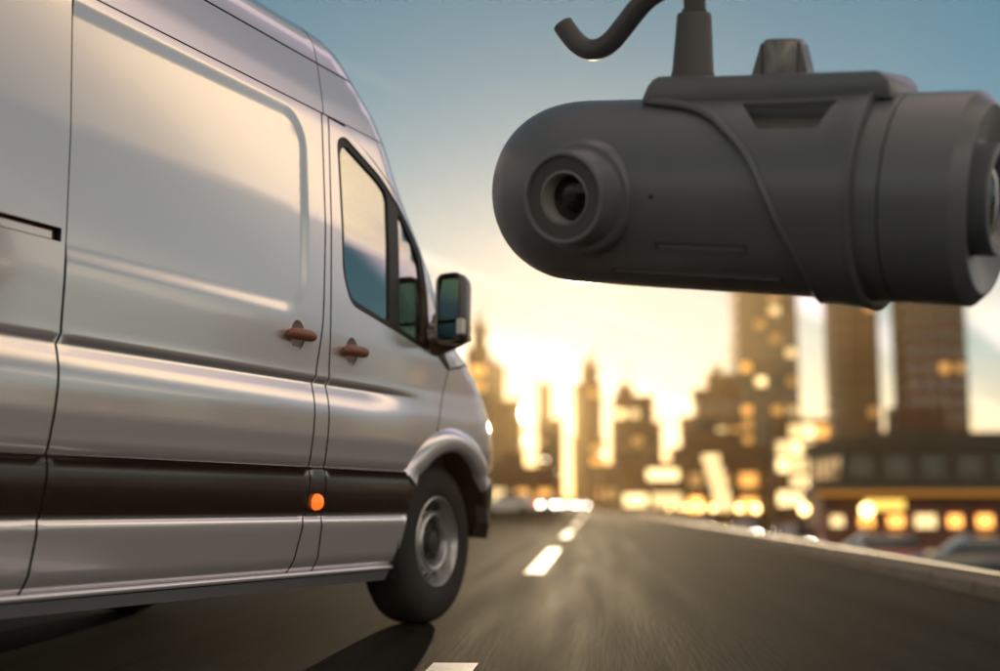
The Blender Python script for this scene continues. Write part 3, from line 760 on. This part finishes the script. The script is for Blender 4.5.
def tower(label, u0, u1, Z, tiers, base=0.0, wall=0, nlit=10, floor=3.6, bay=3.2, rotz=None, deep=.8, lm=(0,), name='tower', cat='tower', group='city towers ahead', cap=True, litrows=None):
    """tiers: (left fraction, right fraction, top z); stacked blocks from the ground up"""
    xc, yc, _ = at((u0 + u1) / 2, Z); W = (u1 - u0) / 1311.0 * Z
    t = thing(name, label, cat, (xc, yc, base), RROT * .5 if rotz is None else rotz, group)
    wb = MB(); gl = MB(); cells = []
    zb = 0.0
    for f0, f1, top in tiers:
        h = top - base
        x0, x1 = -W / 2 + f0 * W, -W / 2 + f1 * W; d = (x1 - x0) * deep
        ym = W * deep / 2
        y0, y1 = ym - d / 2 - ym, ym + d / 2 - ym
        wb.box(x0, x1, y0, y1, zb, h)
        if cap: wb.box(x0 - .25, x1 + .25, y0 - .25, y1 + .25, h - .6, h + .5)
        n = max(1, int((x1 - x0) / bay)); bw = (x1 - x0) / n
        nf = int((h - zb - 1) / floor)
        for r in range(nf):
            z0 = zb + 1.0 + r * floor
            for c in range(n):
                cells.append((x0 + (c + .5) * bw, y0 - .02, z0 + floor * .45, bw * .62, floor * .55, 0))
            m2 = max(1, int(d / bay)); bd = d / m2
            for c in range(m2):
                for sx, xx in ((0, x0 - .02), (0, x1 + .02)):
                    cells.append((xx, y0 + (c + .5) * bd, z0 + floor * .45, bd * .62, floor * .55, 1))
        zb = h
    wb.build('wall', WALLS[wall], t)
    xm = (x0 + x1) / 2; pr = random.Random(int(u0 * 7))
    MB().box(xm - (x1 - x0) * .3, xm + (x1 - x0) * pr.uniform(-.05, .1), -d * .2, d * .2, h + .5, h + pr.uniform(2.0, 3.6)).build('roof_plant', WALLS[(wall + 1) % 5], t)
    if pr.random() < .6: MB().tube([(xm + (x1 - x0) * .25, 0, h), (xm + (x1 - x0) * .25, 0, h + pr.uniform(5, 9))], .18, 6).build('mast', M_hub, t)
    rr = random.Random(len(label) * 13 + int(Z))
    front = [c for c in cells if c[5] == 0]
    chosen = set(rr.sample(range(len(front)), min(nlit, len(front))))
    fi = 0
    for c in cells:
        if c[5] == 0:
            k = fi; fi += 1
            if k in chosen:
                o = link('window', rr.choice(LITM[rr.choice(lm)]), None, t)
                o.location = (c[0], c[1], c[2]); o.scale = (c[3], .12, c[4]); continue
            gl.box(c[0] - c[3] / 2, c[0] + c[3] / 2, c[1] - .05, c[1] + .05, c[2] - c[4] / 2, c[2] + c[4] / 2)
        else:
            gl.box(c[0] - .05, c[0] + .05, c[1] - c[3] / 2, c[1] + c[3] / 2, c[2] - c[4] / 2, c[2] + c[4] / 2)
    if gl.v:
        me = bpy.data.meshes.new('windows'); me.from_pydata(gl.v, [], gl.f)
        link('windows', me, M_win, t, kind='stuff')
    return t, W
def zt(v, Z): return CAM_H + (506 - v) / 1311.0 * Z

def spire(t, x, z0, z1, r_, wall):
    MB().lathe([(r_, z0), (r_ * .35, z0 + (z1 - z0) * .5), (r_ * .1, z1), (0, z1)], 8, 'z', c=(x, 0, 0)).build('spire', WALLS[wall], t)

t, W_ = tower('slim grey-green tower rising just behind the van mirror', 466, 489, 300, [(0, 1, zt(350, 300)), (.25, .9, zt(326, 300))], wall=4, nlit=4)
t, W_ = tower('brown tower with a tall thin left half and a low right shoulder', 487, 522, 420, [(0, 1, zt(402, 420)), (0, .5, zt(366, 420))], wall=2, nlit=3)
t, W_ = tower('small far tower with a thin shaft, second from the van', 538, 563, 560, [(0, 1, zt(420, 560)), (.05, .55, zt(386, 560))], wall=2, nlit=2)
t, W_ = tower('dark stepped tower ending in a pointed top at the centre', 573, 604, 380, [(0, 1, zt(440, 380)), (.08, .95, zt(385, 380)), (.3, .85, zt(368, 380))], wall=0, nlit=3)
spire(t, W_ * .08, zt(370, 380), zt(352, 380), 2.4, 0)
t, W_ = tower('broad flat-topped brown block right of the pointed tower', 613, 661, 340, [(0, 1, zt(425, 340)), (.05, .85, zt(398, 340)), (.12, .45, zt(388, 340))], wall=1, nlit=4, lm=(0, 1))
t, W_ = tower('reddish stepped tower left of the tall lit tower', 684, 742, 300, [(0, 1, zt(420, 300)), (.22, 1, zt(392, 300)), (.45, .95, zt(376, 300))], wall=3, nlit=7, lm=(0, 0, 1))
t, W_ = tower('tall dark tower with lit windows under the camera body', 738, 798, 330, [(0, 1, zt(232, 330))], wall=4, nlit=24, lm=(0, 0, 0, 1))
t, W_ = tower('tall red-brown tower below the camera sleeve', 834, 880, 310, [(0, 1, zt(240, 310))], base=LOW, wall=0, nlit=5)
t, W_ = tower('wide tall brown tower below the camera lens barrel', 905, 966, 280, [(0, 1, zt(235, 280))], base=LOW, wall=1, nlit=4)
# towers off to the right, mirrored in the flank and windows of the van
TLB = ['brown tower just past the right edge of the frame', 'squat brown tower right of the frame, second past its edge', 'tallest tower right of the frame', 'narrow stepped tower right of the tallest one outside the frame', 'widest tower far right of the frame', 'lowest tower far right of the frame', 'stepped tower farthest right of the frame']
for k, (azd, Z, wd, ht) in enumerate(((27, 320, 26, 52), (34, 280, 22, 30), (41, 340, 30, 60), (50, 300, 26, 28), (58, 330, 34, 40), (66, 300, 24, 18), (76, 340, 30, 26))):
    x, y = Z * math.sin(R(azd)), Z * math.cos(R(azd))
    tt, _ = tower(TLB[k], 500, 500 + wd / 100 * 1311, 100, [(0, 1, ht), (.2, .7, ht * 1.15)], base=LOW, wall=k % 4, nlit=6, floor=4, bay=4, rotz=-R(azd), group='towers beyond the right edge')
    tt.location = (x, y, LOW)
# midrise blocks
tower('golden low-rise block in front of the reddish tower', 676, 782, 190, [(0, 1, zt(452, 190)), (.1, .6, zt(436, 190))], base=LOW, wall=3, nlit=16, lm=(0, 0, 0, 2), name='office_block', cat='office block', group='low city blocks', floor=3.4)
tower('low brown block at the foot of the broad flat-topped tower', 600, 668, 230, [(0, 1, zt(468, 230))], base=0, wall=1, nlit=8, lm=(0, 0, 1), name='office_block', cat='office block', group='low city blocks', floor=3.4)
tower('low brown block beside the van bonnet', 488, 556, 240, [(0, 1, zt(470, 240))], base=0, wall=1, nlit=7, lm=(0, 0, 1), name='office_block', cat='office block', group='low city blocks', floor=3.4)
tower('long dark flat-roofed block behind the lit pavilion', 826, 1030, 130, [(0, 1, zt(446, 130)), (.2, .9, zt(440, 130))], base=LOW, wall=4, nlit=0, lm=(0,), name='office_block', cat='office block', group='low city blocks', floor=3.4)

# bright glazed hall
hx, hy, _ = at(805, 165)
hall = thing('glazed_hall', 'brightly lit glass fronted hall between the golden block and the brown tower', 'building', (hx, hy, LOW), 0)
hw = 54 / 1311 * 165; hh = zt(418, 165) - LOW
MB().box(-hw / 2, hw / 2, .4, 6, 0, hh).build('wall', WALLS[3], hall)
pm = unit.copy(); pm.materials.append(M_litW)
for r_ in range(5):
    for c in range(4):
        if (r_, c) in ((4, 0), (3, 3), (1, 0)): continue
        o = link('window', random.choice(LITM[1][1:] + LITM[0][2:]), None, hall); o.location = (-hw / 2 + (c + .5) * hw / 4, .3, 2.2 + (r_ + .5) * (hh - 2.8) / 5); o.scale = (hw / 4 * .86, .1, (hh - 2.8) / 5 * .8)
# stacked light sign
sx, sy, _ = at(718, 120)
sg = thing('light_sign', 'leaning stack of five white light boxes in front of the golden block', 'sign', (sx, sy, LOW), 0)
MB().box(-.15, .15, .1, .3, 0, 7.4).build('pole', M_hub, sg)
for k in range(5):
    o = link('light_box', pm, None, sg); o.location = (-.55 + .28 * (4 - k), 0, 2.4 + k * 1.05); o.scale = (1.5, .2, .8)

# lit pavilion with canopy
PZ_ = 58.0
px0, px1 = at(826, PZ_)[0], at(1060, PZ_)[0]; pc = (px0 + px1) / 2; pw = px1 - px0
pav = thing('pavilion', 'low pavilion with a yellow edged canopy and a row of orange lights', 'pavilion', (pc, PZ_, LOW), R(-4))
M_pwall = mat('pavilion wall', (.16, .045, .03), .5, var=.2, vscale=1)
M_canopy = mat('canopy fascia', (.55, .25, .03), .5, emit=(1, .36, .03), estr=.16)
MB().box(-pw / 2, pw / 2, .6, 6, 0, zt(492, PZ_) - LOW).build('wall', M_pwall, pav)
MB().box(-pw / 2 - .5, pw / 2 + .5, -.8, 6.4, zt(492, PZ_) - LOW, zt(487, PZ_) - LOW).build('canopy', M_bump, pav)
MB().box(-pw / 2 - .5, pw / 2 + .5, -.84, -.79, zt(496, PZ_) - LOW, zt(491, PZ_) - LOW).build('fascia', M_canopy, pav)
om = unit.copy(); om.materials.append(M_litO); ym = unit.copy(); ym.materials.append(M_litY)
for k in range(8):
    xx = -pw / 2 + (k + .5) * pw / 8
    o = link('window', om if k % 3 else pm, None, pav); o.location = (xx, .55, zt(521, PZ_) - LOW); o.scale = (pw / 8 * random.uniform(.4, .72), .1, random.uniform(.45, .65))
o = link('sign_panel', ym, None, pav); o.location = (-pw / 2 + pw * .25, -.3, zt(505, PZ_) - LOW); o.scale = (1.7, .1, .42)

# shop front at the foot of the low block
sx0, _, _ = at(655, 150)
shp = thing('shop', 'low shop with a bright white front by the end of the road', 'shop', (sx0, 150, LOW), 0)
MB().box(-4, 4, .3, 6, 0, 7.4).build('wall', WALLS[3], shp)
for k, (x_, z_, w_s, h_s, lv) in enumerate(((-2.2, 3.0, 2.6, 1.3, 2), (1.4, 3.0, 3.4, 1.5, 1), (1.0, 5.9, 3.6, 1.2, 2))):
    o = link('window', LITM[1][lv], None, shp); o.location = (x_, .25, z_); o.scale = (w_s, .1, h_s)

# ------------------------------------------------------------------ cars
M_tail = lit('tail light', (1, .05, .02), 4); M_head = lit('head light', (1, .93, .78), 30)
def make_car(label, paint, loc, rotz, group, tail_on=True):
    c = thing('parked_car', label, 'car', loc, rotz, group)
    side = [(-2.15, .35), (-2.2, .62), (-2.12, .86), (-1.5, .93), (.95, .92), (1.9, .78), (2.15, .60), (2.15, .33)]
    b = MB().prism(side, -.86, .86).build('body', paint, c, smooth=.5, bevel=.06)
    roof = [(-1.72, .92), (-1.25, 1.38), (.15, 1.42), (.95, .91)]
    MB().prism(roof, -.74, .74).build('cabin', M_win, c, smooth=.5, bevel=.05)
    MB().prism([(-1.22, 1.385), (.12, 1.425), (.10, 1.45), (-1.15, 1.42)], -.70, .70).build('roof', paint, c, bevel=.01)
    for x in (-1.35, 1.35):
        for s_ in (-1, 1):
            w_ = MB().lathe([(.0, -.02), (.18, -.02), (.2, .0), (.31, .0), (.32, .05), (.32, .18), (.2, .2), (0, .2)], 20, 'y').build('wheel', M_tyre, c, smooth=.6)
            w_.location = (x, s_ * .88 if s_ < 0 else .88, .32); w_.rotation_euler = (0, 0, 0 if s_ < 0 else PI)
    for s_ in (-1, 1):
        MB().box(2.05, 2.17, s_ * .66 - .17, s_ * .66 + .17, .58, .72).build('headlight', M_head, c)
        MB().box(-2.24, -2.12, s_ * .68 - .16, s_ * .68 + .16, .64, .80).build('taillight', M_tail, c)
    return c
P_red = mat('red car paint', (.35, .025, .015), .3, coat=1); P_white = mat('white car paint', (.75, .75, .74), .3, coat=1)
P_dark = mat('dark car paint', (.03, .03, .035), .3, coat=1); P_grey = mat('grey car paint', (.28, .28, .29), .3, .4, coat=1)
def caru(label, paint, u, Z, rz, base, group): return make_car(label, paint, at(u, Z, base), rz, group)
g1 = 'cars in the lower street'
caru('red car parked in front of the pavilion, nearest to the kerb', P_red, 868, 44, R(178), LOW, g1)
caru('dark car parked in front of the pavilion, right of the red car', P_dark, 968, 40, R(176), LOW, g1)
caru('white car facing the camera left of the pavilion, nearest of the three with lit headlights', P_white, 790, 62, R(-98), LOW, g1)
caru('grey car facing the camera below the light sign', P_grey, 742, 84, R(-95), LOW, g1)
caru('dark car facing the camera far down the lower street by the shop', P_dark, 700, 110, R(-95), LOW, g1)
g2_ = 'cars on the road ahead'
caru('white car crossing at the end of the left lanes beside the van bonnet', P_white, 507, 95, R(170), 0, g2_)
for u, Z, p, lb in ((548, 120, P_grey, 'grey oncoming car far ahead left of the dashes'), (568, 160, P_dark, 'tiny dark oncoming car where the lane dashes end'), (583, 210, P_white, 'farthest white oncoming car at the vanishing point of the road')):
    caru(lb, p, u, Z, R(-94), 0, g2_)

# ------------------------------------------------------------------ street lamps
def lamp(label, X, Y, base, armdir):
    t = thing('street_lamp', label, 'street lamp', rw(X, Y, base), RROT, 'street lamps along the road')
    MB().tube([(0, 0, 0), (0, 0, 4), (0, 0, 7.6), (armdir * .3, 0, 7.95), (armdir * 1.4, 0, 8.05)], [.10, .085, .06, .05, .045], 8).build('pole', M_hub, t, smooth=1)
    MB().box(armdir * 1.3 - .35, armdir * 1.3 + .45, -.14, .14, 7.98, 8.12).build('lamp_head', M_hub, t, bevel=.03)
    MB().box(armdir * 1.3 - .28, armdir * 1.3 + .38, -.11, .11, 7.93, 7.976).build('lamp_lens', M_lamp, t)
for X, Y, b_, d_, lb in ((-8.8, 150, 0, 1, 'lit street lamp left of the road, nearest of its row'), (-8.8, 210, 0, 1, 'lit street lamp left of the road, second of its row'),
                     (-8.8, 290, 0, 1, 'lit street lamp left of the road, farthest of its row'),
                     (2.9, 190, .13, -1, 'lit street lamp on the pavement right of the road, nearest of its row'), (2.9, 260, .13, -1, 'lit street lamp on the pavement right of the road, farther of its row')):
    lamp(lb, X, Y, b_, d_)

# globe lamps along the lower street
M_globe = lit('globe light', (1, .62, .22), 7.0)
gp = MB().tube([(0, 0, 0), (0, 0, 1.2), (0, 0, 2.05)], [.06, .045, .035], 8).mesh('pole', 1.0); gp.materials.append(M_hub)
gg = MB().lathe([(0, 2.02), (.10, 2.05), (.16, 2.14), (.175, 2.22), (.15, 2.31), (.08, 2.37), (0, 2.39)], 16, 'z').mesh('globe', 1.5); gg.materials.append(M_globe)
nth = ('nearest', 'second nearest', 'third nearest', 'fourth', 'fifth', 'sixth', 'seventh', 'eighth', 'farthest')
for k in range(9):
    t = thing('globe_lamp', '%s globe lamp on a short post in the row along the lower street' % nth[k], 'globe lamp', rw(7.4 + .25 * (k % 2), 36 + 11 * k + (k % 3), LOW), 0, 'globe lamps along the lower street')
    link('pole', gp, None, t); link('globe', gg, None, t)

# ================================================================== AIR
hz = MB().box(-700, 900, -40, 1300, LOW - 1.2, 79).build('haze', None, kind='stuff')
hm = bpy.data.materials.new('haze air'); hm.use_nodes = True
n_ = hm.node_tree.nodes; n_.remove(n_['Principled BSDF'])
pvn = n_.new('ShaderNodeVolumePrincipled'); pvn.inputs['Color'].default_value = (1.0, .74, .38, 1)
pvn.inputs['Density'].default_value = .00025; pvn.inputs['Anisotropy'].default_value = .80
hm.node_tree.links.new(pvn.outputs[0], n_['Material Output'].inputs['Volume'])
hz.data.materials.append(hm)
